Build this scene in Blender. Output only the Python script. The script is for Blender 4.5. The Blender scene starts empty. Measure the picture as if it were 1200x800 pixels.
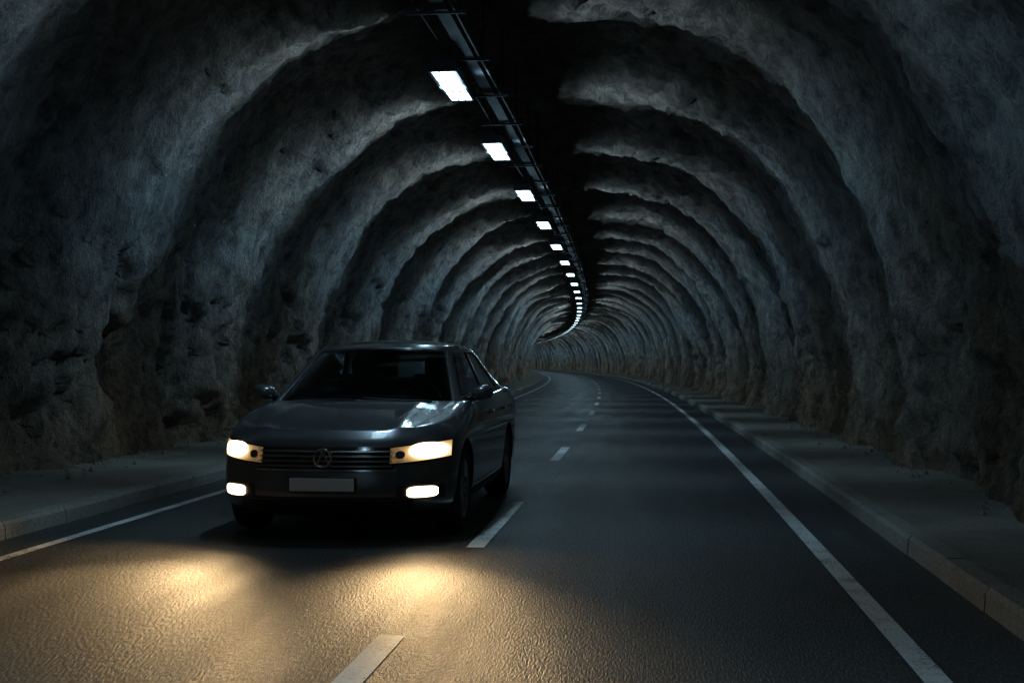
import bpy, bmesh, math, random
import numpy as np
from mathutils import Vector, Matrix, noise

random.seed(3)
scene = bpy.context.scene
COL = scene.collection
R = 1165.0
CAMH = 1.4

# ------------------------------------------------------------------ helpers
def frame(s):
    """road reference line at arc length s: position, angle"""
    if s <= 0:
        return 0.0, s, 0.0
    th = s / R
    return R * (math.cos(th) - 1.0), R * math.sin(th), th

def P(s, off, z):
    x, y, th = frame(s)
    return (x + off * math.cos(th), y + off * math.sin(th), z)

def link(o, parent=None):
    COL.objects.link(o)
    if parent is not None:
        o.parent = parent
    return o

def mesh_obj(name, verts, faces, mat=None, parent=None, smooth=False, uvs=None, sharp=None):
    me = bpy.data.meshes.new(name)
    me.from_pydata([tuple(v) for v in verts], [], faces)
    me.update()
    if smooth:
        me.polygons.foreach_set('use_smooth', [True] * len(me.polygons))
        if sharp:
            me.set_sharp_from_angle(angle=math.radians(sharp))
    if uvs is not None:
        ul = me.uv_layers.new(name='UVMap')
        li = np.zeros(len(me.loops), dtype=np.int32)
        me.loops.foreach_get('vertex_index', li)
        ul.data.foreach_set('uv', np.array(uvs, dtype=np.float32)[li].ravel())
    if mat is not None:
        for m in (mat if isinstance(mat, (list, tuple)) else [mat]):
            me.materials.append(m)
    return link(bpy.data.objects.new(name, me), parent)

class MB:
    """small mesh accumulator"""
    def __init__(s): s.v = []; s.f = []; s.m = []
    def box(s, c, d, mi=0, rot=None):
        b = len(s.v)
        for dx in (-.5, .5):
            for dy in (-.5, .5):
                for dz in (-.5, .5):
                    p = Vector((dx*d[0], dy*d[1], dz*d[2]))
                    if rot is not None: p = rot @ p
                    s.v.append((c[0]+p.x, c[1]+p.y, c[2]+p.z))
        for f in ((0,1,3,2),(4,6,7,5),(0,4,5,1),(2,3,7,6),(0,2,6,4),(1,5,7,3)):
            s.f.append(tuple(b+i for i in f)); s.m.append(mi)
    def tube(s, pts, r, n=8, mi=0, caps=True):
        b = len(s.v); N = len(pts)
        for i, p in enumerate(pts):
            p = Vector(p)
            a = Vector(pts[max(i-1,0)]); c = Vector(pts[min(i+1,N-1)])
            t = (c-a).normalized()
            up = Vector((0,0,1)) if abs(t.z) < .9 else Vector((1,0,0))
            u = t.cross(up).normalized(); w = u.cross(t)
            for k in range(n):
                an = 2*math.pi*k/n
                q = p + (u*math.cos(an) + w*math.sin(an)) * r
                s.v.append(tuple(q))
        for i in range(N-1):
            for k in range(n):
                s.f.append((b+i*n+k, b+i*n+(k+1)%n, b+(i+1)*n+(k+1)%n, b+(i+1)*n+k)); s.m.append(mi)
        if caps:
            s.f.append(tuple(b+k for k in range(n))[::-1]); s.m.append(mi)
            s.f.append(tuple(b+(N-1)*n+k for k in range(n))); s.m.append(mi)
    def lathe_x(s, prof, c, n=48, mi=0):
        b = len(s.v); N = len(prof)
        for (x, r) in prof:
            for k in range(n):
                a = 2*math.pi*k/n
                s.v.append((c[0]+x, c[1]+r*math.cos(a), c[2]+r*math.sin(a)))
        for i in range(N-1):
            for k in range(n):
                s.f.append((b+i*n+k, b+i*n+(k+1)%n, b+(i+1)*n+(k+1)%n, b+(i+1)*n+k)); s.m.append(mi)
    def obj(s, name, mats, parent=None, smooth=False, sharp=35, bevel=0):
        o = mesh_obj(name, s.v, s.f, mats, parent)
        o.data.polygons.foreach_set('material_index', s.m)
        bm = bmesh.new(); bm.from_mesh(o.data)
        bmesh.ops.recalc_face_normals(bm, faces=bm.faces); bm.to_mesh(o.data); bm.free()
        if smooth:
            o.data.polygons.foreach_set('use_smooth', [True]*len(o.data.polygons))
            o.data.set_sharp_from_angle(angle=math.radians(sharp))
        if bevel:
            md = o.modifiers.new('bevel', 'BEVEL'); md.width = bevel; md.segments = 2
            md.limit_method = 'ANGLE'
        return o

# ------------------------------------------------------------------ materials
def new_mat(name):
    m = bpy.data.materials.new(name); m.use_nodes = True
    nt = m.node_tree
    return m, nt, nt.nodes['Principled BSDF']

def simple(name, col, rough=.5, metal=0., coat=0., emis=None, es=0., spec=None):
    m, nt, b = new_mat(name)
    b.inputs['Base Color'].default_value = (*col, 1)
    b.inputs['Roughness'].default_value = rough
    b.inputs['Metallic'].default_value = metal
    b.inputs['Coat Weight'].default_value = coat
    b.inputs['Coat Roughness'].default_value = .06
    if spec is not None: b.inputs['Specular IOR Level'].default_value = spec
    if emis:
        b.inputs['Emission Color'].default_value = (*emis, 1)
        b.inputs['Emission Strength'].default_value = es
    n = nt.nodes.new('ShaderNodeTexNoise'); n.inputs['Scale'].default_value = 9; n.inputs['Detail'].default_value = 3
    tc = nt.nodes.new('ShaderNodeTexCoord'); nt.links.new(tc.outputs['Object'], n.inputs['Vector'])
    mr = nt.nodes.new('ShaderNodeMapRange')
    mr.inputs['To Min'].default_value = max(rough-.06, 0.02); mr.inputs['To Max'].default_value = min(rough+.1, 1)
    nt.links.new(n.outputs['Fac'], mr.inputs['Value']); nt.links.new(mr.outputs['Result'], b.inputs['Roughness'])
    return m

def noise_node(nt, vec, scale, detail=8, rough=.6, dist=0.):
    n = nt.nodes.new('ShaderNodeTexNoise')
    n.inputs['Scale'].default_value = scale; n.inputs['Detail'].default_value = detail
    n.inputs['Roughness'].default_value = rough; n.inputs['Distortion'].default_value = dist
    nt.links.new(vec, n.inputs['Vector']); return n

def ramp(nt, fac, stops):
    r = nt.nodes.new('ShaderNodeValToRGB')
    e = r.color_ramp.elements
    while len(e) < len(stops): e.new(.5)
    for i, (p, c) in enumerate(stops):
        e[i].position = p; e[i].color = (*c, 1) if len(c) == 3 else c
    nt.links.new(fac, r.inputs['Fac']); return r

def mixc(nt, fac, a, b, mode='MIX'):
    m = nt.nodes.new('ShaderNodeMix'); m.data_type = 'RGBA'; m.blend_type = mode
    for s, i in ((fac, 0), (a, 6), (b, 7)):
        if isinstance(s, (int, float)): m.inputs[i].default_value = s
        elif isinstance(s, tuple): m.inputs[i].default_value = (*s, 1)
        else: nt.links.new(s, m.inputs[i])
    return m.outputs[2]

def math_n(nt, op, a, b=None):
    m = nt.nodes.new('ShaderNodeMath'); m.operation = op
    for s, i in ((a, 0), (b, 1)):
        if s is None: continue
        if isinstance(s, (int, float)): m.inputs[i].default_value = s
        else: nt.links.new(s, m.inputs[i])
    return m.outputs[0]

def bump(nt, h, strength, dist, prev=None):
    b = nt.nodes.new('ShaderNodeBump'); b.inputs['Strength'].default_value = strength
    b.inputs['Distance'].default_value = dist
    nt.links.new(h, b.inputs['Height'])
    if prev is not None: nt.links.new(prev, b.inputs['Normal'])
    return b.outputs['Normal']

def rock_material():
    m, nt, b = new_mat('rock')
    tc = nt.nodes.new('ShaderNodeTexCoord'); co = tc.outputs['Object']
    mp = nt.nodes.new('ShaderNodeMapping'); mp.inputs['Scale'].default_value = (1, 1, .5)
    nt.links.new(co, mp.inputs['Vector']); v = mp.outputs['Vector']
    big = noise_node(nt, v, .55, 3, .6)
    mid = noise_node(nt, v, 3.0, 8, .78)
    fin = noise_node(nt, co, 24, 3, .7)
    c1 = ramp(nt, big.outputs['Fac'], [(.32, (.25, .26, .265)), (.5, (.33, .335, .325)), (.68, (.31, .265, .215))])
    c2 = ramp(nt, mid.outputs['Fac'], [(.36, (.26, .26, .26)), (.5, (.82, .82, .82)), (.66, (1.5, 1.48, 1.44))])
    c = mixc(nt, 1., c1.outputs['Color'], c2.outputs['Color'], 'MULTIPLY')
    sx = nt.nodes.new('ShaderNodeSeparateXYZ'); nt.links.new(co, sx.inputs[0])
    mr = nt.nodes.new('ShaderNodeMapRange'); nt.links.new(sx.outputs['Z'], mr.inputs['Value'])
    mr.inputs['From Min'].default_value = 3.0; mr.inputs['From Max'].default_value = .4
    g = math_n(nt, 'MINIMUM', math_n(nt, 'MULTIPLY', mr.outputs['Result'], math_n(nt, 'MULTIPLY', big.outputs['Fac'], 1.8)), .9)
    br = mixc(nt, 1., (.40, .245, .135), c2.outputs['Color'], 'MULTIPLY')
    c = mixc(nt, g, c, br)
    mr2 = nt.nodes.new('ShaderNodeMapRange'); nt.links.new(sx.outputs['Z'], mr2.inputs['Value'])
    mr2.inputs['From Min'].default_value = 3.5; mr2.inputs['From Max'].default_value = 5.2
    g2 = math_n(nt, 'MULTIPLY', mr2.outputs['Result'], .9)
    br2 = mixc(nt, 1., (.26, .17, .12), c2.outputs['Color'], 'MULTIPLY')
    c = mixc(nt, g2, c, br2)
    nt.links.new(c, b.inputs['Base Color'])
    b.inputs['Roughness'].default_value = .8
    b.inputs['Specular IOR Level'].default_value = .4
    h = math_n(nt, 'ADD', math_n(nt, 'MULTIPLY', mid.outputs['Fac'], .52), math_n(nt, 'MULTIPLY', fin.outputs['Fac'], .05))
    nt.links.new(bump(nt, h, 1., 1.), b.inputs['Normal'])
    return m

def asphalt_material():
    m, nt, b = new_mat('asphalt')
    uv = nt.nodes.new('ShaderNodeUVMap'); uv.uv_map = 'UVMap'
    mp = nt.nodes.new('ShaderNodeMapping'); mp.inputs['Scale'].default_value = (1, .12, 1)
    nt.links.new(uv.outputs[0], mp.inputs['Vector'])
    str_ = noise_node(nt, mp.outputs[0], 2.2, 4, .65)
    patch = noise_node(nt, uv.outputs[0], .7, 3, .6)
    mp2 = nt.nodes.new('ShaderNodeMapping'); mp2.inputs['Scale'].default_value = (1, .22, 1)
    nt.links.new(uv.outputs[0], mp2.inputs['Vector'])
    gr = noise_node(nt, mp2.outputs[0], 85, 2, .75)
    c1 = ramp(nt, str_.outputs['Fac'], [(.3, (.036, .038, .040)), (.7, (.070, .070, .068))])
    c2 = ramp(nt, gr.outputs['Fac'], [(.36, (.38, .38, .38)), (.57, (1.1, 1.1, 1.1)), (.70, (3.2, 3.1, 2.9))])
    c = mixc(nt, 1., c1.outputs['Color'], c2.outputs['Color'], 'MULTIPLY')
    sx = nt.nodes.new('ShaderNodeSeparateXYZ'); nt.links.new(uv.outputs[0], sx.inputs[0])
    wob = math_n(nt, 'MULTIPLY', math_n(nt, 'SUBTRACT', patch.outputs['Fac'], .5), .12)
    d = math_n(nt, 'ABSOLUTE', math_n(nt, 'ADD', math_n(nt, 'ADD', sx.outputs['X'], 1.13), wob))
    seam = ramp(nt, d, [(.0, (.3, .3, .3)), (.014, (1, 1, 1))])
    c = mixc(nt, .85, c, seam.outputs['Color'], 'MULTIPLY')
    nt.links.new(c, b.inputs['Base Color'])
    r = nt.nodes.new('ShaderNodeMapRange'); nt.links.new(str_.outputs['Fac'], r.inputs['Value'])
    r.inputs['From Min'].default_value = .25; r.inputs['From Max'].default_value = .75
    r.inputs['To Min'].default_value = .43; r.inputs['To Max'].default_value = .66
    nt.links.new(r.outputs['Result'], b.inputs['Roughness'])
    b.inputs['Specular IOR Level'].default_value = .46
    h = math_n(nt, 'ADD', math_n(nt, 'MULTIPLY', gr.outputs['Fac'], .010), math_n(nt, 'MULTIPLY', patch.outputs['Fac'], .004))
    nt.links.new(bump(nt, h, .85, 1.), b.inputs['Normal'])
    return m

def concrete_material(name, a, bcol):
    m, nt, b = new_mat(name)
    tc = nt.nodes.new('ShaderNodeTexCoord'); co = tc.outputs['Object']
    n1 = noise_node(nt, co, 1.3, 5, .65); n2 = noise_node(nt, co, 40, 3, .7)
    c1 = ramp(nt, n1.outputs['Fac'], [(.3, a), (.7, bcol)])
    c2 = ramp(nt, n2.outputs['Fac'], [(.3, (.55, .55, .55)), (.6, (1.1, 1.1, 1.1))])
    c = mixc(nt, 1., c1.outputs['Color'], c2.outputs['Color'], 'MULTIPLY')
    nt.links.new(c, b.inputs['Base Color']); b.inputs['Roughness'].default_value = .85
    h = math_n(nt, 'ADD', math_n(nt, 'MULTIPLY', n2.outputs['Fac'], .012), math_n(nt, 'MULTIPLY', n1.outputs['Fac'], .03))
    nt.links.new(bump(nt, h, .8, 1.), b.inputs['Normal'])
    return m

def paint_line_material():
    m, nt, b = new_mat('road_paint')
    tc = nt.nodes.new('ShaderNodeTexCoord'); co = tc.outputs['Object']
    n1 = noise_node(nt, co, 60, 3, .75); n2 = noise_node(nt, co, 2.5, 4, .6)
    f = math_n(nt, 'ADD', math_n(nt, 'MULTIPLY', n1.outputs['Fac'], .6), math_n(nt, 'MULTIPLY', n2.outputs['Fac'], .4))
    c = ramp(nt, f, [(.39, (.12, .12, .12)), (.475, (.68, .68, .66)), (.7, (.84, .84, .82))])
    nt.links.new(c.outputs['Color'], b.inputs['Base Color'])
    b.inputs['Roughness'].default_value = .6
    return m

M_rock = rock_material(); M_asph = asphalt_material()
M_side = concrete_material('sidewalk_concrete', (.15, .13, .105), (.24, .215, .175))
M_kerb = concrete_material('kerb_stone', (.19, .175, .15), (.28, .26, .225))
M_line = paint_line_material()
M_ground = concrete_material('soil', (.08, .07, .05), (.12, .10, .07))
M_steel = simple('dark_steel', (.035, .038, .042), .5, .6)
M_galv = simple('weathered_steel', (.018, .019, .021), .65, .4)
M_slat = simple('satin_chrome', (.3, .31, .32), .3, 1.)
M_cable = simple('cable_rubber', (.012, .012, .012), .6)
M_panel = simple('lamp_diffuser', (.9, .9, .9), .4, emis=(.62, .90, 1.0), es=7.0)
M_panel_far = simple('lamp_diffuser_far', (.9, .9, .9), .4, emis=(.62, .90, 1.0), es=6.0)
M_panel_far.cycles.emission_sampling = 'NONE'
M_panel.cycles.emission_sampling = 'FRONT'

# ------------------------------------------------------------------ lamps positions
LAMPS = [-.6, 4.7, 9.9, 14.5, 19.1, 24.2, 29.5]
while LAMPS[-1] < 312: LAMPS.append(LAMPS[-1] + 5.6)
LA = np.array([-40.] + LAMPS + [360.]); LP = np.array([-7.] + list(range(len(LAMPS))) + [len(LAMPS) + 7.])

# ------------------------------------------------------------------ tunnel
XC, HALF, TOP = -1.90, 5.28, 5.95
def stations():
    return list(np.arange(-25, 7, .5)) + list(np.arange(7, 38, .075)) + list(np.arange(38, 110, .25)) + list(np.arange(110, 330, .7))
NSEG = 250
def build_tunnel():
    S = stations(); verts = []
    prof = []
    for j in range(401):
        a = math.pi * j / 400
        c, sn = math.cos(a), math.sin(a)
        x = HALF * math.copysign(abs(c) ** .72, c)
        z = TOP * abs(sn) ** .92
        x *= 1 - .05 * max(0, 1 - z / 1.5) ** 2
        prof.append((x, z))
    pr = np.array(prof); seg = np.r_[0, np.cumsum(np.hypot(*np.diff(pr, axis=0).T))]
    t = np.linspace(0, seg[-1], NSEG + 1)
    px = np.interp(t, seg, pr[:, 0]); pz = np.interp(t, seg, pr[:, 1])
    nx = -np.gradient(pz); nz = np.gradient(px); l = np.hypot(nx, nz); nx /= l; nz /= l
    inward = (nx * (-px) + nz * (2.2 - pz))
    sg = np.where(inward < 0, -1, 1); nx *= sg; nz *= sg
    nn, fr = noise.noise, noise.fractal
    for s in S:
        ph = float(np.interp(s, LA, LP))
        near = s < 60
        for j in range(NSEG + 1):
            x, z = float(px[j]), float(pz[j])
            wob = nn(Vector((x * .32, s * .25, z * .32))) * .22
            rib = (.5 + .5 * math.cos(2 * math.pi * (ph + wob))) ** 2.0
            rs = min(max((x + 1.0) / 3.0, 0), 1)
            amp = (.40 - .10 * rs) + .18 * nn(Vector((x * .5 + 7, s * .4, z * .3)))
            d = amp * rib
            wl = min(max((3.8 - z) / 2.6, 0), 1)
            side = 1.0 if x < 0 else .70
            f1 = fr(Vector((x * .55, s * .75, z * .42)), 1., 2.1, 5)
            d += f1 * (.115 + .20 * wl * side)
            rm = abs(nn(Vector((x * .9 + 3 + f1*.4, s * .9 + f1*.4, z * .5 + f1*.4))))
            d -= (max(0, .16 - rm) / .16) ** 2 * (.06 + .20 * wl * side)
            if near:
                f2 = fr(Vector((x * 2.6, s * 2.6, z * 1.5)), .7, 2.1, 6)
                d += f2 * (.070 + .050 * wl * side)
                q = Vector((x * 1.5 + f1, s * 1.6 + f2*.3, z * 1.0 + f1))
                dist, pts = noise.voronoi(q)
                d -= dist[0] * .32 * (.28 + .72 * wl * side)
                d += max(0., .10 - (dist[1] - dist[0])) * -1.0 * (.12 + .88*wl * side)
                q = Vector((x * 4.2 + f2, s * 4.4 + f1, z * 2.6 + f2))
                dist, pts = noise.voronoi(q)
                d -= dist[0] * (.065 + .03 * wl)
                h = nn(Vector((x * 1.1, s * 1.3 + 40, z * .9)))
                d += (math.floor(h * 7) / 7 - h) * .38 * wl * side
            d = max(min(d, .95), -.6)
            verts.append(P(s, XC + x + nx[j] * d, max(z + nz[j] * d, -.2 if j in (0, NSEG) else 0.02)))
    n1 = NSEG + 1
    faces = [(i*n1+j, i*n1+j+1, (i+1)*n1+j+1, (i+1)*n1+j) for i in range(len(S)-1) for j in range(NSEG)]
    return mesh_obj('rock_tunnel', verts, faces, M_rock, smooth=True)
build_tunnel()

# ------------------------------------------------------------------ road, pavements, kerbs, markings
def strip(name, prof, s0, s1, step, mat, smooth=False):
    S = list(np.arange(s0, s1, step)) + [s1]; v = []; uv = []
    for s in S:
        for (o, z) in prof:
            v.append(P(s, o, z)); uv.append((o, s))
    n = len(prof)
    f = [(i*n+j, i*n+j+1, (i+1)*n+j+1, (i+1)*n+j) for i in range(len(S)-1) for j in range(n-1)]
    return mesh_obj(name, v, f, mat, smooth=smooth, uvs=uv)

KR, KL = 1.84, -5.10
strip('road', [(KL-.1, 0.0), (-3, .008), (-1.3, .02), (.4, .008), (KR+.1, 0.0)], -25, 330, 1.5, M_asph, True)
g = mesh_obj('ground', [(-600, -400, -.3), (600, -400, -.3), (600, 700, -.3), (-600, 700, -.3)], [(0,1,2,3)], M_ground)

def rz(o):
    return float(np.interp(o, [KL-.1, -3, -1.3, .4, KR+.1], [0, .008, .02, .008, 0]))

def solid_line(name, c, w):
    return strip(name, [(c-w/2, rz(c-w/2)+.004), (c+w/2, rz(c+w/2)+.004)], -25, 330, 1.5, M_line)
solid_line('edge_line', 1.23, .125); solid_line('edge_line', -4.62, .10)
dv, df = [], []
D = [(-4.5,-1.5),(2.9, 5.95), (8.85, 11.8), (16.8, 19.5), (24.2, 26.9)]
s = 31.4
while s < 325: D.append((s, s+2.8)); s += 7.3
for a, b_ in D:
    k = len(dv); nn = 3
    for q in range(nn):
        ss = a + (b_-a)*q/(nn-1)
        dv += [P(ss, -1.385, .025), P(ss, -1.3, .026), P(ss, -1.25, .025)]
    for q in range(nn-1):
        for j in range(2): df.append((k+q*3+j, k+q*3+j+1, k+(q+1)*3+j+1, k+(q+1)*3+j))
mesh_obj('centre_line', dv, df, M_line)

def pavement(name, a, b_, n):
    S = list(np.arange(-25, 60, .25)) + list(np.arange(60, 330, 1.5)); v = []
    for s in S:
        for j in range(n+1):
            o = a + (b_-a)*j/n
            z = .128 + .012*noise.noise(Vector((o*1.5, s*1.2, 3))) + (.02 * j/n)
            v.append(P(s, o, z))
    m = n+1
    f = [(i*m+j, i*m+j+1, (i+1)*m+j+1, (i+1)*m+j) for i in range(len(S)-1) for j in range(n)]
    return mesh_obj(name, v, f, M_side, smooth=True)
pavement('pavement', KR+.15, 4.2, 9); pavement('pavement', KL-.15, -7.9, 11)

def kerb(name, face, dirn):
    v, f = [], []
    s = -25.0
    while s < 325:
        L = 1.0 if s < 120 else 4.0
        jo = random.uniform(-.004, .004); jz = random.uniform(-.003, .003)
        prof = [(face+jo, -.05), (face+jo + dirn*.01, .11+jz), (face+jo+dirn*.035, .14+jz), (face+jo + dirn*.16, .145+jz), (face+jo+dirn*.16, -.05)]
        k = len(v)
        for ss in (s+.004, s+L-.004):
            for (o, z) in prof: v.append(P(ss, o, z))
        for j in range(4): f.append((k+j, k+j+1, k+5+j+1, k+5+j))
        f.append((k, k+1, k+2, k+3, k+4)); f.append((k+9, k+8, k+7, k+6, k+5))
        s += L
    return mesh_obj(name, v, f, M_kerb)
kerb('kerb', KR, 1); kerb('kerb', KL, -1)

def rubble():
    v, f = [], []
    rnd = random.Random(8)
    for i in range(900):
        s = 7 + 50 * rnd.random() ** 1.5
        left = rnd.random() < .6
        o = (-6.6 + rnd.gauss(0, .25)) if left else (3.05 + rnd.gauss(0, .18))
        r = .010 + .045 * rnd.random() ** 4
        c = Vector(P(s, o, .145 + r*.3)); k = len(v)
        for a in range(5):
            an = a/5*6.283 + rnd.random()*.6
            v.append(tuple(c + Vector((math.cos(an)*r*rnd.uniform(.7, 1.2), math.sin(an)*r*rnd.uniform(.7, 1.2), -r*.4))))
        v.append(tuple(c + Vector((rnd.uniform(-.3, .3)*r, rnd.uniform(-.3, .3)*r, r*.7))))
        for a in range(5): f.append((k+a, k+(a+1) % 5, k+5))
    mesh_obj('rock_rubble', v, f, M_side)
rubble()

# ------------------------------------------------------------------ ceiling cable tray with hangers
LX, LZ = -2.40, 4.80
def tray():
    mb = MB()
    S = list(np.arange(-10, 316, 2.5))
    n0 = len(mb.v)
    for s in S:
        for (o, z) in ((-2.17, 5.04), (-2.17, 4.965), (-2.03, 4.965), (-2.03, 5.04)): mb.v.append(P(s, o, z))
    for i in range(len(S)-1):
        for j in range(3): mb.f.append((n0+i*4+j, n0+i*4+j+1, n0+(i+1)*4+j+1, n0+(i+1)*4+j)); mb.m.append(0)
    for k, (o, z, r) in enumerate([(-2.14, 5.0, .018), (-2.08, 4.998, .016), (-1.96, 4.99, .018), (-2.33, 4.99, .014)]):
        mb.tube([P(s, o + .012*math.sin(s*.7+k), z + .012*math.sin(s*.5+k*2)) for s in np.arange(-10, 316, 1.2)], r, 6, 1)
    s = -9.0
    while s < 200:
        for o in (-2.22, -1.93): mb.tube([P(s, o, 4.93), P(s, o, 5.85)], .013, 5)
        p = P(s, -2.15, 4.945); th = frame(s)[2]
        mb.box(p, (.60, .035, .028), 0, Matrix.Rotation(th, 3, 'Z'))
        s += 1.9
    mb.obj('cable_tray', [M_galv, M_cable])
tray()

def lamp_meshes():
    mb = MB()
    mb.box((0, 0, .07), (.33, 1.66, .10), 0)
    for x in (-.15, .15): mb.box((x, 0, .005), (.03, 1.62, .03), 0)
    for y in (-.795, .795): mb.box((0, y, .005), (.27, .03, .03), 0)
    for y in (-.27, .27): mb.box((0, y, -.004), (.27, .018, .008), 0)
    for x in (-.045, .045): mb.box((x, 0, -.004), (.012, 1.56, .006), 0)
    for y in (-.6, .6):
        mb.box((.0, y, .15), (.06, .05, .07), 0); mb.box((.0, y, .19), (.45, .04, .02), 0)
    h = mb.obj('tunnel_lamp', [M_steel], bevel=.008)
    me = h.data; bpy.data.objects.remove(h)
    pms = []
    for mt in (M_panel, M_panel_far):
        m_ = bpy.data.meshes.new('diffuser')
        m_.from_pydata([(-.136, -.78, .002), (-.136, .78, .002), (.136, .78, .002), (.136, -.78, .002)], [], [(0, 1, 2, 3)])
        m_.materials.append(mt); pms.append(m_)
    return me, pms
hm, pms = lamp_meshes()
def lamp_light(i, th, power):
    L = bpy.data.lights.new('lamp_light', 'POINT'); L.energy = power; L.shadow_soft_size = .09
    L.color = (.45, .765, 1.0)
    L.use_nodes = True; nt = L.node_tree
    em = nt.nodes['Emission']
    ge = nt.nodes.new('ShaderNodeNewGeometry')
    dt = nt.nodes.new('ShaderNodeVectorMath'); dt.operation = 'DOT_PRODUCT'
    dt.inputs[1].default_value = (-math.sin(th), math.cos(th), 0)
    nt.links.new(ge.outputs['Incoming'], dt.inputs[0])
    sq = math_n(nt, 'MULTIPLY', dt.outputs['Value'], dt.outputs['Value'])
    ex = math_n(nt, 'EXPONENT', math_n(nt, 'MULTIPLY', sq, -19.0))
    st = math_n(nt, 'ADD', ex, .035)
    sz = nt.nodes.new('ShaderNodeSeparateXYZ'); nt.links.new(ge.outputs['Incoming'], sz.inputs[0])
    z2 = math_n(nt, 'MULTIPLY', sz.outputs['Z'], sz.outputs['Z'])
    st = math_n(nt, 'MULTIPLY', st, math_n(nt, 'SUBTRACT', 1.0, math_n(nt, 'MULTIPLY', z2, .60)))
    nt.links.new(st, em.inputs['Strength'])
    return L
for i, s in enumerate(LAMPS):
    x, y, th = frame(s)
    o = link(bpy.data.objects.new('tunnel_lamp', hm))
    o.location = P(s, LX, LZ); o.rotation_euler = (0, 0, th)
    link(bpy.data.objects.new('diffuser', pms[0 if s < 60 else 1]), o)
    pw = 520.
    if s < 2: pw = 230.
    elif s < 12: pw = 340.
    elif s < 16: pw = 430.
    l = link(bpy.data.objects.new('lamp_light', lamp_light(i, th, pw)), o); l.location = (0, 0, -.16)

# ------------------------------------------------------------------ car
def cr(xs, ys):
    xs = list(xs); ys = list(ys); n = len(xs)
    h = [xs[i+1]-xs[i] for i in range(n-1)]; dl = [(ys[i+1]-ys[i])/h[i] for i in range(n-1)]
    m = [dl[0]] + [0 if dl[i-1]*dl[i] <= 0 else 2*dl[i-1]*dl[i]/(dl[i-1]+dl[i]) for i in range(1, n-1)] + [dl[-1]]
    def f(x):
        if x <= xs[0]: return ys[0]
        if x >= xs[-1]: return ys[-1]
        for i in range(n-1):
            if x <= xs[i+1]: break
        t = (x-xs[i])/h[i]
        return ((1+2*t)*(1-t)**2*ys[i] + t*(1-t)**2*h[i]*m[i] + t*t*(3-2*t)*ys[i+1] + t*t*(t-1)*h[i]*m[i+1])
    return f

CW = .97; CL = 4.75; ZB = .21
_W = cr([0, .12, .32, .55, .72, .84, .92, .97, 1.0], [.855, .90, .925, .93, .925, .918, .90, .875, .835])
Wf = lambda v: _W(v)*1.043
Y0 = cr([0, .1, .28, .45, .6, .78, .9, 1.0], [.12, .04, .0, .015, .04, .06, .10, .20])
Y1 = cr([0, .1, .3, .5, .7, .9, 1.0], [.14, .05, .0, .03, .06, .08, .16])
ZC = cr([0, .12, .35, .7, 1.1, 1.45, 2.5, 3.8, 4.3, 4.6, 4.75], [.80, .84, .905, .98, 1.055, 1.10, 1.12, 1.15, 1.17, 1.16, 1.12])
def Zh(x, y):
    a = abs(x)/CW
    bulge = .022*math.exp(-((abs(x)-.52)/.06)**2) * min(max((1.5-y)/.8, 0), 1) * min(max(y-.1, 0)/.4, 1)
    return ZC(y) - .055*a*a + bulge
NF, LF, NR, LR = 2.7, .78, 3.2, .5
def plan(v, kind, t):
    W = Wf(v); y0 = Y0(v); y1 = CL - Y1(v)
    if kind == 'f':
        a = t*math.pi/2
        return W*math.sin(a)**(2/NF), y0 + LF*(1-max(math.cos(a), 0)**(2/NF))
    if kind == 'r':
        a = (1-t)*math.pi/2
        return W*math.sin(a)**(2/NR), y1 - LR*(1-max(math.cos(a), 0)**(2/NR))
    ya = y0+LF; yb = y1-LR
    return W, ya + (yb-ya)*t
def front_y(x, z):
    x = abs(x); y = .1
    for _ in range(12):
        v = (z-ZB)/(Zh(x, y)-ZB); v = min(max(v, 0), 1)
        W = Wf(v); r = min(x/W, .9995)
        y = .5*y + .5*(Y0(v) + LF*(1-(1-r**NF)**(1/NF)))
    return y
def side_x(y, z):
    v = min(max((z-ZB)/(Zh(.9, y)-ZB), 0), 1)
    return Wf(v)

M_paint, nt, b = new_mat('car_paint')
b.inputs['Metallic'].default_value = .62
b.inputs['Roughness'].default_value = .30; b.inputs['Coat Weight'].default_value = 1.; b.inputs['Coat Roughness'].default_value = .03
tcn = nt.nodes.new('ShaderNodeTexCoord'); fl = noise_node(nt, tcn.outputs['Object'], 900, 1, .5)
cc = ramp(nt, fl.outputs['Fac'], [(.35, (.095, .103, .118)), (.7, (.16, .17, .185))]); nt.links.new(cc.outputs['Color'], b.inputs['Base Color'])
M_black = simple('black_plastic', (.012, .012, .013), .45)
M_gloss = simple('gloss_black', (.008, .008, .009), .12, coat=.6)
M_chrome = simple('chrome', (.6, .6, .6), .15, 1.)
M_rub = simple('tyre_rubber', (.018, .018, .018), .8)
M_rim = simple('alloy_rim', (.28, .29, .3), .3, .9)
M_int = simple('interior_fabric', (.20, .19, .17), .8)
M_tail = simple('tail_lamp_red', (.25, .008, .006), .15, coat=.8)
M_plate = simple('plate_white', (.7, .7, .68), .45)
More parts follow.
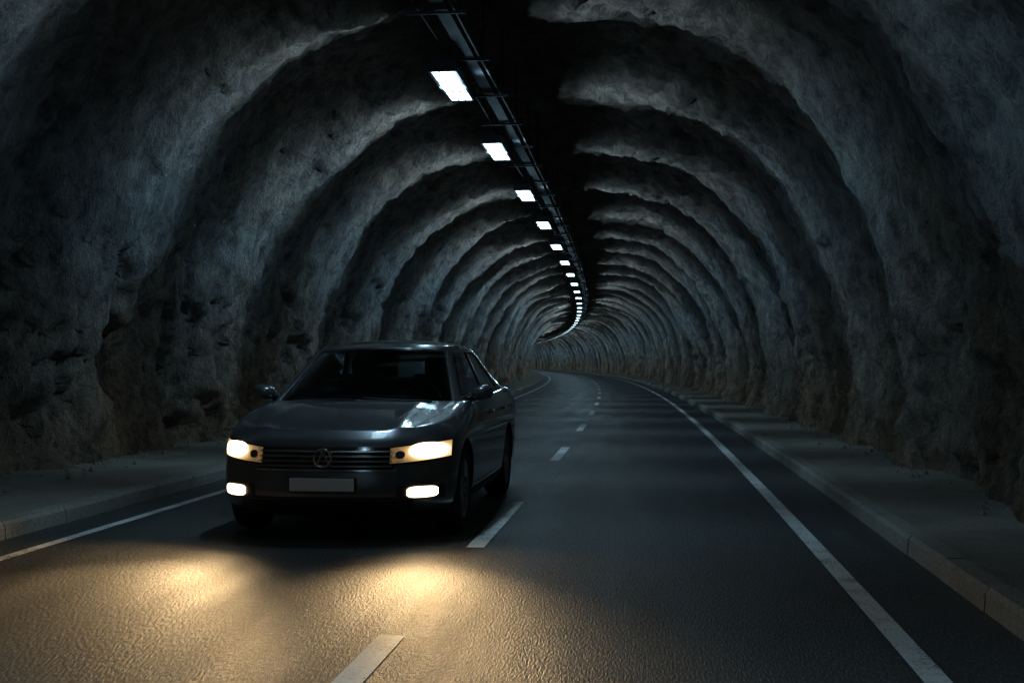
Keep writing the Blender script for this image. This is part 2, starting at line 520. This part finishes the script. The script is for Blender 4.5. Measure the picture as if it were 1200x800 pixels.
def glow(name, col, core, es_core, cx, cz, rx, rz_, es_edge, samp='NONE'):
    """lamp lens: hot filament centre falling to a warm reflector"""
    m, nt, b = new_mat(name)
    b.inputs['Base Color'].default_value = (.3, .28, .25, 1); b.inputs['Roughness'].default_value = .2
    tc = nt.nodes.new('ShaderNodeTexCoord'); sp = nt.nodes.new('ShaderNodeSeparateXYZ'); nt.links.new(tc.outputs['Object'], sp.inputs[0])
    ax = math_n(nt, 'DIVIDE', math_n(nt, 'SUBTRACT', math_n(nt, 'ABSOLUTE', sp.outputs['X']), cx), rx)
    az = math_n(nt, 'DIVIDE', math_n(nt, 'SUBTRACT', sp.outputs['Z'], cz), rz_)
    r2 = math_n(nt, 'ADD', math_n(nt, 'MULTIPLY', ax, ax), math_n(nt, 'MULTIPLY', az, az))
    g_ = math_n(nt, 'EXPONENT', math_n(nt, 'MULTIPLY', r2, -1.0))
    c = mixc(nt, g_, col, core)
    nt.links.new(c, b.inputs['Emission Color'])
    n_ = noise_node(nt, tc.outputs['Object'], 45, 2, .6)
    e = math_n(nt, 'ADD', math_n(nt, 'MULTIPLY', g_, es_core), math_n(nt, 'MULTIPLY', math_n(nt, 'POWER', n_.outputs['Fac'], 2.0), es_edge*4))
    nt.links.new(e, b.inputs['Emission Strength'])
    m.cycles.emission_sampling = samp
    return m
M_hl = glow('headlamp_glow', (1., .74, .36), (1., .90, .66), 16., .775, .714, .10, .052, .8)
M_ref = glow('headlamp_reflector', (1., .56, .20), (1., .78, .42), 4.0, .785, .705, .12, .06, .10)
M_fog = glow('fog_lamp_beam', (1., .76, .40), (1., .93, .72), 9., .745, .40, .10, .040, 1.2)
M_glass = bpy.data.materials.new('tinted_glass'); M_glass.use_nodes = True
nt = M_glass.node_tree; nt.nodes.clear()
out = nt.nodes.new('ShaderNodeOutputMaterial'); mx = nt.nodes.new('ShaderNodeMixShader')
tr = nt.nodes.new('ShaderNodeBsdfTransparent'); tr.inputs[0].default_value = (.66, .74, .72, 1)
gl = nt.nodes.new('ShaderNodeBsdfGlossy'); gl.inputs['Roughness'].default_value = .08; gl.inputs[0].default_value = (.9, .95, 1, 1)
fr = nt.nodes.new('ShaderNodeFresnel'); fr.inputs[0].default_value = 2.2
nt.links.new(fr.outputs[0], mx.inputs[0]); nt.links.new(tr.outputs[0], mx.inputs[1]); nt.links.new(gl.outputs[0], mx.inputs[2])
nt.links.new(mx.outputs[0], out.inputs[0])

car = link(bpy.data.objects.new('car', None))

def build_body():
    half = [('f', t) for t in np.linspace(0, 1, 26)] + [('s', t) for t in np.linspace(0, 1, 26)[1:]] + [('r', t) for t in np.linspace(0, 1, 16)[1:]]
    vs = [0, .05, .12, .2, .3, .4, .5, .6, .68, .74, .8, .85, .89, .92, .945, .97, .985, 1.0]
    bm = bmesh.new()
    def addp(p): return bm.verts.new(p)
    rings = []
    for v in vs:
        hr = []
        for k, t in half:
            x, y = plan(v, k, t)
            z = ZB + (Zh(x, y)-ZB)*v
            hr.append((x, y, z))
        n = len(hr)
        ring = [addp(p) for p in hr] + [addp((-p[0], p[1], p[2])) for p in hr[n-2:0:-1]]
        rings.append(ring)
    T = len(rings[0]); n = len(half)
    for i in range(len(vs)-1):
        for j in range(T):
            bm.faces.new((rings[i][j], rings[i][(j+1) % T], rings[i+1][(j+1) % T], rings[i+1][j]))
    M = 32
    def fill(ring, zf):
        prev = None
        for i in range(n):
            r = ring[i]; l = ring[(T-i) % T]
            if r is l: row = [r]
            else:
                row = [r]
                for q in range(1, M):
                    t = q/M; x = r.co.x*(1-2*t); y = r.co.y
                    row.append(addp((x, y, zf(x, y, r.co.z))))
                row.append(l)
            if prev is not None:
                if len(prev) == 1 and len(row) > 1:
                    for q in range(M): bm.faces.new((prev[0], row[q], row[q+1]))
                elif len(row) == 1:
                    for q in range(M): bm.faces.new((prev[q], row[0], prev[q+1]))
                else:
                    for q in range(M): bm.faces.new((prev[q], row[q], row[q+1], prev[q+1]))
            prev = row
    fill(rings[-1], lambda x, y, z: Zh(x, y))
    fill(rings[0], lambda x, y, z: z)
    bmesh.ops.recalc_face_normals(bm, faces=bm.faces)
    me = bpy.data.meshes.new('body'); bm.to_mesh(me); bm.free()
    me.materials.append(M_paint); me.materials.append(M_black)
    o = link(bpy.data.objects.new('body', me))
    cuts = []
    for yy in (.93, 3.73):
        for sx in (-1, 1):
            bpy.ops.mesh.primitive_cylinder_add(vertices=64, radius=.405, depth=.6, location=(sx*.95, yy, .36), rotation=(0, math.pi/2, 0))
            c = bpy.context.object; c.data.materials.append(M_black); cuts.append(c)
            md = o.modifiers.new('b', 'BOOLEAN'); md.object = c; md.operation = 'DIFFERENCE'; md.solver = 'EXACT'
            try: md.material_mode = 'TRANSFER'
            except Exception: pass
    dg = bpy.context.evaluated_depsgraph_get(); dg.update()
    me2 = bpy.data.meshes.new_from_object(o.evaluated_get(dg))
    bpy.data.objects.remove(o)
    for c in cuts: bpy.data.objects.remove(c)
    bm = bmesh.new(); bm.from_mesh(me2)
    dele = [f for f in bm.faces if f.normal.z > .7 and abs(f.calc_center_median().x) < .72 and 1.55 < f.calc_center_median().y < 4.0 and f.calc_center_median().z > .9]
    bmesh.ops.delete(bm, geom=dele, context='FACES')
    bm.to_mesh(me2); bm.free()
    me2.polygons.foreach_set('use_smooth', [True]*len(me2.polygons)); me2.set_sharp_from_angle(angle=math.radians(38))
    me2.name = 'body'
    return link(bpy.data.objects.new('body', me2), car)
build_body()

ZR0 = 1.61
def Zr(x, y): return ZR0 - .045*(x/.6)**2 - .045*((y-2.75)/.8)**2
G = cr([0, .25, .5, .75, .9, 1], [0, .235, .475, .72, .88, 1.0]); H_ = cr([0, .25, .5, .75, .9, 1], [0, .27, .53, .775, .92, 1.0])
def cab_pt(kind, t, w, sgn=1):
    g = G(w)
    hw = .875 + (.62-.875)*g; yF = 1.12 + (2.02-1.12)*g; yR = 4.38 + (3.55-4.38)*g
    lf = .42 - .1*g; lr = .35; nf = 3.0; nr = 4.
    if kind == 'f':
        a = t*math.pi/2; x = hw*math.sin(a)**(2/nf); y = yF + lf*(1-max(math.cos(a), 0)**(2/nf))
    elif kind == 'r':
        a = (1-t)*math.pi/2; x = hw*math.sin(a)**(2/nr); y = yR - lr*(1-max(math.cos(a), 0)**(2/nr))
    else:
        x = hw; y = (yF+lf) + ((yR-lr)-(yF+lf))*t
    zb = Zh(x, y) - .035
    return (sgn*x, y, zb + (Zr(x, y)-zb)*H_(w))

def build_cabin():
    ft = sorted(set(list(np.linspace(0, .60, 14)) + [.66, .72, .78, .84, .90, 1.0]))
    st = sorted(set(list(np.linspace(.0, .44, 8)) + [.49] + list(np.linspace(.49, .90, 7))[1:] + [.95, 1.0]))
    rt = [.1, .2, .3, .38, .45] + list(np.linspace(.45, 1, 10))[1:]
    half = [('f', t) for t in ft] + [('s', t) for t in st[1:]] + [('r', t) for t in rt]
    ws = [0, .03, .09, .15, .22, .3, .4, .5, .6, .7, .8, .86, .90, .93, .96, .98, 1.0]
    sh_v, sh_f = [], []; gl_f = []; bp_f = []
    n = len(half)
    for w in ws:
        for sg in (1, -1):
            for k, t in half: sh_v.append(cab_pt(k, t, w, sg))
    def idx(i, sgi, j): return i*2*n + sgi*n + j
    for i in range(len(ws)-1):
        wm = (ws[i]+ws[i+1])/2
        for j in range(n-1):
            k0, t0 = half[j]; k1, t1 = half[j+1]; tm = (t0+t1)/2 if k0 == k1 else t1*.5
            kk = k1
            glass = False; bp = False
            if kk == 'f':
                glass = (tm < .66 and .03 < wm < .90)
            if kk == 's':
                glass = (.15 < wm < .86) and tm < .90
                if .44 < tm < .49: bp = glass; glass = False
            if kk == 'f' and tm > .84 and .15 < wm < .86: glass = True
            if kk == 'r': glass = (tm > .45 and .15 < wm < .86)
            for sgi in (0, 1):
                q = (idx(i, sgi, j), idx(i, sgi, j+1), idx(i+1, sgi, j+1), idx(i+1, sgi, j))
                if sgi: q = q[::-1]
                (gl_f if glass else (bp_f if bp else sh_f)).append(q)
    top = len(ws)-1; M = 16; prev = None
    for j in range(n):
        r = idx(top, 0, j); l = idx(top, 1, j); x0, y0 = sh_v[r][0], sh_v[r][1]
        if x0 < 1e-6: row = [r]
        else:
            row = [r]
            for q in range(1, M):
                x = x0*(1-2*q/M); row.append(len(sh_v)); sh_v.append((x, y0, Zr(x, y0)))
            row.append(l)
        if prev is not None:
            if len(prev) == 1:
                for q in range(len(row)-1): sh_f.append((prev[0], row[q], row[q+1]))
            elif len(row) == 1:
                for q in range(len(prev)-1): sh_f.append((prev[q], row[0], prev[q+1]))
            else:
                for q in range(M): sh_f.append((prev[q], row[q], row[q+1], prev[q+1]))
        prev = row
    def sub(name, F, mat, inset):
        used = sorted({i for f in F for i in f}); mp = {a: b for b, a in enumerate(used)}
        o = mesh_obj(name, [sh_v[i] for i in used], [tuple(mp[i] for i in f) for f in F], mat, car)
        bm = bmesh.new(); bm.from_mesh(o.data); bmesh.ops.remove_doubles(bm, verts=bm.verts, dist=1e-5)
        bmesh.ops.recalc_face_normals(bm, faces=bm.faces)
        cen = Vector((0, 2.7, 1.2))
        tot = sum(1 if (f.calc_center_median()-cen).dot(f.normal) > 0 else -1 for f in bm.faces)
        if tot < 0: bmesh.ops.reverse_faces(bm, faces=bm.faces)
        bm.to_mesh(o.data); bm.free()
        o.data.polygons.foreach_set('use_smooth', [True]*len(o.data.polygons)); o.data.set_sharp_from_angle(angle=math.radians(40))
        if inset:
            md = o.modifiers.new('th', 'SOLIDIFY'); md.thickness = inset; md.offset = -1
        return o
    sub('cabin_shell', sh_f, M_paint, .03)
    g_ = sub('windows', gl_f, M_glass, 0)
    me = g_.data; nn = [v.normal.copy() for v in me.vertices]
    for v, q in zip(me.vertices, nn): v.co -= q*.008
    sub('b_pillars', bp_f, M_gloss, .02)
build_cabin()

def patch(name, xs, zlo, zhi, off, mat, nz=6, back=.03):
    v, f = [], []
    nx = len(xs)
    for x in xs:
        a, c = zlo(x), zhi(x)
        for j in range(nz+1):
            z = a + (c-a)*j/nz; v.append((x, front_y(x, z)-off, z))
    m = nz+1
    f = [(i*m+j, (i+1)*m+j, (i+1)*m+j+1, i*m+j+1) for i in range(nx-1) for j in range(nz)]
    b0 = len(v); rim = [i*m for i in range(nx)] + [(nx-1)*m+j for j in range(1, m)] + [i*m+nz for i in range(nx-2, -1, -1)] + [j for j in range(nz-1, 0, -1)]
    for r in rim:
        p = v[r]; v.append((p[0], p[1]+back, p[2]))
    k = len(rim)
    for i in range(k): f.append((rim[i], b0+i, b0+(i+1) % k, rim[(i+1) % k]))
    return mesh_obj(name, v, f, mat, car, smooth=True, sharp=40)
lin = lambda a, b_, n: list(np.linspace(a, b_, n))

patch('grille', lin(-.53, .53, 31), lambda x: .575, lambda x: .748 - .01*(x/.5)**2, .006, M_gloss)
for k, z in enumerate((.60, .637, .674, .711)):
    patch('grille_slat_%d' % (k+1), lin(-.52, .52, 31), lambda x, z=z: z-.006, lambda x, z=z: z+.006, .020, M_slat, 2)
patch('grille_trim', lin(-.55, .55, 31), lambda x: .562, lambda x: .575, .014, M_chrome, 2)
mb = MB(); yc = front_y(0, .66)-.035
ring = [(.068*math.cos(a), yc, .66+.068*math.sin(a)) for a in np.linspace(0, 2*math.pi, 33)]
mb.tube(ring, .011, 8, caps=False)
mb.box((-.024, yc, .66), (.014, .012, .11), 0, Matrix.Rotation(.42, 3, 'Y')); mb.box((.024, yc, .66), (.014, .012, .11), 0, Matrix.Rotation(-.42, 3, 'Y'))
mb.obj('emblem', [M_chrome], car, True)
patch('lower_intake', lin(-.68, .68, 35), lambda x: .27, lambda x: .365, .005, M_black)
for k, z in enumerate((.295, .32, .345)):
    patch('intake_slat_%d' % (k+1), lin(-.66, .66, 35), lambda x, z=z: z-.004, lambda x, z=z: z+.004, .014, M_gloss, 2)
patch('bumper_chrome', lin(-.83, .83, 45), lambda x: .250, lambda x: .262, .012, M_chrome, 2)
patch('splitter', lin(-.86, .86, 45), lambda x: .212, lambda x: .24, .02, M_black, 2)
mb = MB(); mb.box((0, front_y(0, .46)-.014, .462), (.53, .018, .118)); mb.obj('plate_frame', [M_black], car, bevel=.004)
mb = MB(); mb.box((0, front_y(0, .46)-.026, .462), (.505, .008, .098)); mb.obj('number_plate', [M_plate], car, bevel=.003)
for sg in (1, -1):
    X = lambda a, b_, n: [sg*q for q in (lin(a, b_, n) if sg > 0 else lin(b_, a, n))]
    q = lambda x: (abs(x)-.48)/.43
    patch('headlamp_housing', X(.48, .93, 24), lambda x: .605 + .045*q(x)**1.3, lambda x: .742 + .05*q(x), .008, M_gloss)
    patch('headlamp_reflector', X(.505, .918, 24), lambda x: .618 + .042*q(x)**1.3, lambda x: .732 + .048*q(x), .014, M_ref, 6)
    ell = lambda x: max(1-abs((abs(x)-.775)/.135)**2.4, 0)**(1/2.2)
    patch('headlamp_lens', X(.642, .908, 24), lambda x: .714-.004-.054*ell(x), lambda x: .714+.004+.055*ell(x), .022, M_hl, 8)
    el2 = lambda x: math.sqrt(max(1-((abs(x)-.578)/.036)**2, 0))
    patch('indicator_lens', X(.543, .613, 12), lambda x: .684-.003-.028*el2(x), lambda x: .684+.003+.028*el2(x), .020, M_slat, 4)
    patch('fog_bezel', X(.56, .885, 16), lambda x: .345, lambda x: .465-.01*abs(x), .008, M_black)
    ef = lambda x: max(1-((abs(x)-.742)/.107)**4, 0)**.25
    patch('fog_lamp', X(.637, .847, 16), lambda x: .402-.003-.039*ef(x), lambda x: .402+.003+.039*ef(x), .020, M_fog, 4)
    patch('fog_trim', X(.58, .87, 14), lambda x: .462-.01*abs(x), lambda x: .470-.01*abs(x), .016, M_chrome, 2)

def sstrip(mb, pts, w, off, sg, mi=0):
    k = len(mb.v)
    for i, (y, z) in enumerate(pts):
        a = Vector(pts[max(i-1, 0)]); c = Vector(pts[min(i+1, len(pts)-1)]); t = (c-a).normalized(); nrm = Vector((-t.y, t.x))*w/2
        for s_ in (-1, 1):
            yy, zz = y+nrm.x*s_, z+nrm.y*s_; mb.v.append((sg*(side_x(yy, zz)+off), yy, zz))
    for i in range(len(pts)-1):
        mb.f.append((k+2*i, k+2*i+1, k+2*i+3, k+2*i+2)); mb.m.append(mi)
for sg in (1, -1):
    mb = MB()
    top = lambda y: Zh(.9, y) - .03
    for y0, sl in ((1.42, .05), (2.55, 0.), (3.42, .0)):
        pts = [(y0+sl*(1-t)-(.16*max(0, (.5-t))**1.2 if y0 > 3 else 0), .30+(top(y0)-.30)*t) for t in np.linspace(0 if y0 < 3 else .42, 1, 12)]
        sstrip(mb, pts, .009, .002, sg)
    sstrip(mb, [(y, .305) for y in np.linspace(1.47, 3.3, 12)], .009, .002, sg)
    mb.obj('door_gaps', [M_black], car)
    mb = MB(); sstrip(mb, [(y, .262) for y in np.linspace(1.36, 3.28, 12)], .07, .008, sg); mb.obj('sill', [M_black], car)
    mb = MB(); sstrip(mb, [(y, .335) for y in np.linspace(1.40, 3.26, 12)], .014, .01, sg); mb.obj('sill_trim', [M_chrome], car)
    mb = MB()
    for y in (2.42, 3.32):
        x = sg*(side_x(y, .93)+.025); mb.tube([(x-sg*.03, y-.12, .925), (x, y-.09, .93), (x, y+.07, .935), (x-sg*.03, y+.10, .935)], .013, 8)
    mb.obj('door_handles', [M_paint], car, True)
    mb = MB()
    pts = [cab_pt('f', t, .15, sg) for t in (.86, .92, .97)] + [cab_pt('s', t, .15, sg) for t in np.linspace(0, .9, 14)]
    mb.tube([(p[0]+sg*.006, p[1], p[2]) for p in pts], .007, 6)
    pts = [cab_pt('f', t, .86, sg) for t in (.86, .92, .97)] + [cab_pt('s', t, .86, sg) for t in np.linspace(0, .9, 14)]
    mb.tube([(p[0]+sg*.004, p[1], p[2]) for p in pts], .005, 6)
    mb.obj('window_trim', [M_chrome], car, True)
    bm = bmesh.new(); bmesh.ops.create_uvsphere(bm, u_segments=20, v_segments=12, radius=1)
    for v in bm.verts:
        x, y, z = v.co
        if y > .2: y = .2 + (y-.2)*.15
        v.co = Vector((sg*(.995 + x*.10), 1.62 + y*.09, 1.125 + math.copysign(abs(z)**.75, z)*.068 + .012*x*1))
    me = bpy.data.meshes.new('mirror'); bm.to_mesh(me); bm.free(); me.materials.append(M_paint)
    me.polygons.foreach_set('use_smooth', [True]*len(me.polygons)); link(bpy.data.objects.new('mirror', me), car)
    mb = MB(); mb.tube([(sg*.82, 1.65, 1.05), (sg*.90, 1.64, 1.07), (sg*.96, 1.63, 1.09)], .026, 8); mb.box((sg*.995, 1.655, 1.125), (.15, .006, .10))
    mb.obj('mirror_stalk', [M_gloss], car, True)
    v = []; f = []
    ts = np.linspace(.12, .62, 10)
    for i, t in enumerate(ts):
        for vv in (.66, .74, .82, .88):
            x, y = plan(vv, 'r', t); z = ZB+(Zh(x, y)-ZB)*vv; nx_ = Vector((x/CW*.6, .6, 0)).normalized()*.008
            v.append((sg*(x+nx_.x), y+nx_.y, z))
    for i in range(9):
        for j in range(3): f.append((i*4+j, i*4+j+1, (i+1)*4+j+1, (i+1)*4+j))
    mesh_obj('tail_lamp', v, f, M_tail, car, True)
mb = MB(); mb.box((0, CL-.0, .62), (.52, .012, .11)); mb.obj('rear_plate', [M_plate], car)
mb = MB()
for sg in (1, -1):
    k = len(mb.v); n = 24
    for i in range(n):
        y = .30 + (1.14-.30)*i/(n-1); x = .60 + .19*(i/(n-1))**.6
        for dx in (-.004, .004): mb.v.append((sg*(x+dx), y, Zh(x+dx, y)+.002))
    for i in range(n-1): mb.f.append((k+2*i, k+2*i+1, k+2*i+3, k+2*i+2)); mb.m.append(0)
mb.obj('hood_gaps', [M_black], car)
mb = MB()
def ws_pt(x, w, off=.018):
    lo, hi = 0., .7
    for _ in range(20):
        md = (lo+hi)/2
        if cab_pt('f', md, w)[0] < abs(x): lo = md
        else: hi = md
    p = cab_pt('f', lo, w); return (x, p[1]-off, p[2]+off*.6)
for x0, x1 in ((.62, .02), (-.04, -.58)):
    mb.tube([ws_pt(x0 + (x1-x0)*t, .06+.03*t, .02) for t in np.linspace(0, 1, 9)], .008, 6)
mb.obj('wipers', [M_black], car, True)
mb = MB()
mb.box((0, 1.62, .99), (1.36, .45, .16)); mb.box((0, 2.7, .45), (1.5, 2.6, .08))
for sx in (-.37, .37):
    mb.box((sx, 2.42, .72), (.50, .50, .16)); mb.box((sx, 2.72, 1.0), (.46, .13, .56), 0, Matrix.Rotation(-.18, 3, 'X'))
    mb.box((sx, 2.80, 1.36), (.25, .09, .17), 0, Matrix.Rotation(-.12, 3, 'X'))
mb.box((0, 3.45, .72), (1.3, .5, .16)); mb.box((0, 3.78, .98), (1.28, .13, .52), 0, Matrix.Rotation(-.3, 3, 'X'))
for sx in (-.38, .38): mb.box((sx, 3.88, 1.30), (.24, .08, .13))
mb.obj('interior', [M_int], car, bevel=.035)
mb = MB()
rt_ = Matrix.Rotation(-.45, 3, 'X')
mb.tube([tuple(Vector((.37, 1.98, 1.03)) + rt_ @ Vector((.18*math.cos(a), 0, .18*math.sin(a)))) for a in np.linspace(0, 2*math.pi, 29)], .016, 8, caps=False)
mb.box((.37, 1.97, 1.03), (.34, .03, .05), 0, rt_)
mb.obj('steering_wheel', [M_black], car, True)
mb = MB(); mb.box((0, 1.98, 1.50), (.22, .03, .06)); mb.obj('rear_view_mirror', [M_black], car, bevel=.01)

def wheel(sg, y):
    e = link(bpy.data.objects.new('wheel', None), car); e.location = (sg*.84, y, .352)
    mb = MB()
    tp = [(-.10, .235), (-.112, .25), (-.115, .30), (-.10, .335), (-.07, .350), (0, .352), (.07, .350), (.10, .335), (.115, .30), (.112, .25), (.10, .235)]
    mb.lathe_x([(a*sg, r) for a, r in tp], (0, 0, 0), 64)
    mb.obj('tyre', [M_rub], e, True, 50)
    mb = MB()
    mb.lathe_x([(sg*a, r) for a, r in [(-.1, .235), (-.09, .225), (.05, .215), (.09, .225), (.105, .238), (.10, .246)]], (0, 0, 0), 64)
    mb.lathe_x([(sg*.085, .001), (sg*.088, .05), (sg*.06, .065)], (0, 0, 0), 24)
    for k in range(10):
        a = 2*math.pi*k/10 + (.08 if k % 2 else -.08)
        rot = Matrix.Rotation(a, 3, 'X')
        c = rot @ Vector((sg*.075, 0, .14)); mb.box(tuple(c), (.03, .03, .17), 0, rot)
    mb.obj('rim', [M_rim], e, True, 40, bevel=.003)
    mb = MB(); mb.lathe_x([(sg*.0, .001), (sg*.0, .165)], (0, 0, 0), 32); mb.obj('brake_disc', [M_steel], e)
for sg in (1, -1):
    for y in (.93, 3.73): wheel(sg, y)

def spot(name, loc, tgt, e, size, blend, col, r=.09):
    L = bpy.data.lights.new(name, 'SPOT'); L.energy = e; L.spot_size = math.radians(size); L.spot_blend = blend; L.color = col; L.shadow_soft_size = r
    o = link(bpy.data.objects.new(name, L), car); o.location = loc
    d = Vector(tgt)-Vector(loc); o.rotation_euler = d.to_track_quat('-Z', 'Y').to_euler()
    return o
WARM = (1., .66, .31)
for sg in (1, -1):
    fy = front_y(.76, .71)
    left = sg < 0
    spot('headlight_beam', (sg*.76, fy-.10, .71), (sg*1.25, fy-4.6, 0), 370 if left else 190, 66, 1., WARM)
    spot('headlight_spill', (sg*.76, fy-.10, .71), (sg*2.6, fy-3.0, .5), 95 if left else 32, 140, 1., WARM)
    spot('fog_beam', (sg*.74, front_y(.74, .40)-.10, .40), (sg*1.6, fy-4.2, .2), 16 if left else 8, 100, 1., WARM)
car.location = (-2.53, 8.86, .012)

# ------------------------------------------------------------------ world (night)
w = bpy.data.worlds.new('World'); scene.world = w; w.use_nodes = True
nt = w.node_tree; bg = nt.nodes['Background']
sky = nt.nodes.new('ShaderNodeTexSky'); sky.sky_type = 'NISHITA'; sky.sun_disc = False
sky.sun_elevation = math.radians(-4); sky.sun_rotation = math.radians(200)
nt.links.new(sky.outputs[0], bg.inputs[0]); bg.inputs[1].default_value = .05

# ------------------------------------------------------------------ camera
cam = bpy.data.cameras.new('camera'); cam.lens = 42; cam.sensor_width = 36; cam.clip_end = 2000; cam.clip_start = .05
co = link(bpy.data.objects.new('camera', cam))
co.location = (0, 0, CAMH)
co.rotation_euler = (math.radians(90+1.02), 0, math.radians(6.92))
scene.camera = co
scene.view_settings.view_transform = 'Standard'; scene.view_settings.look = 'None'; scene.view_settings.exposure = 0
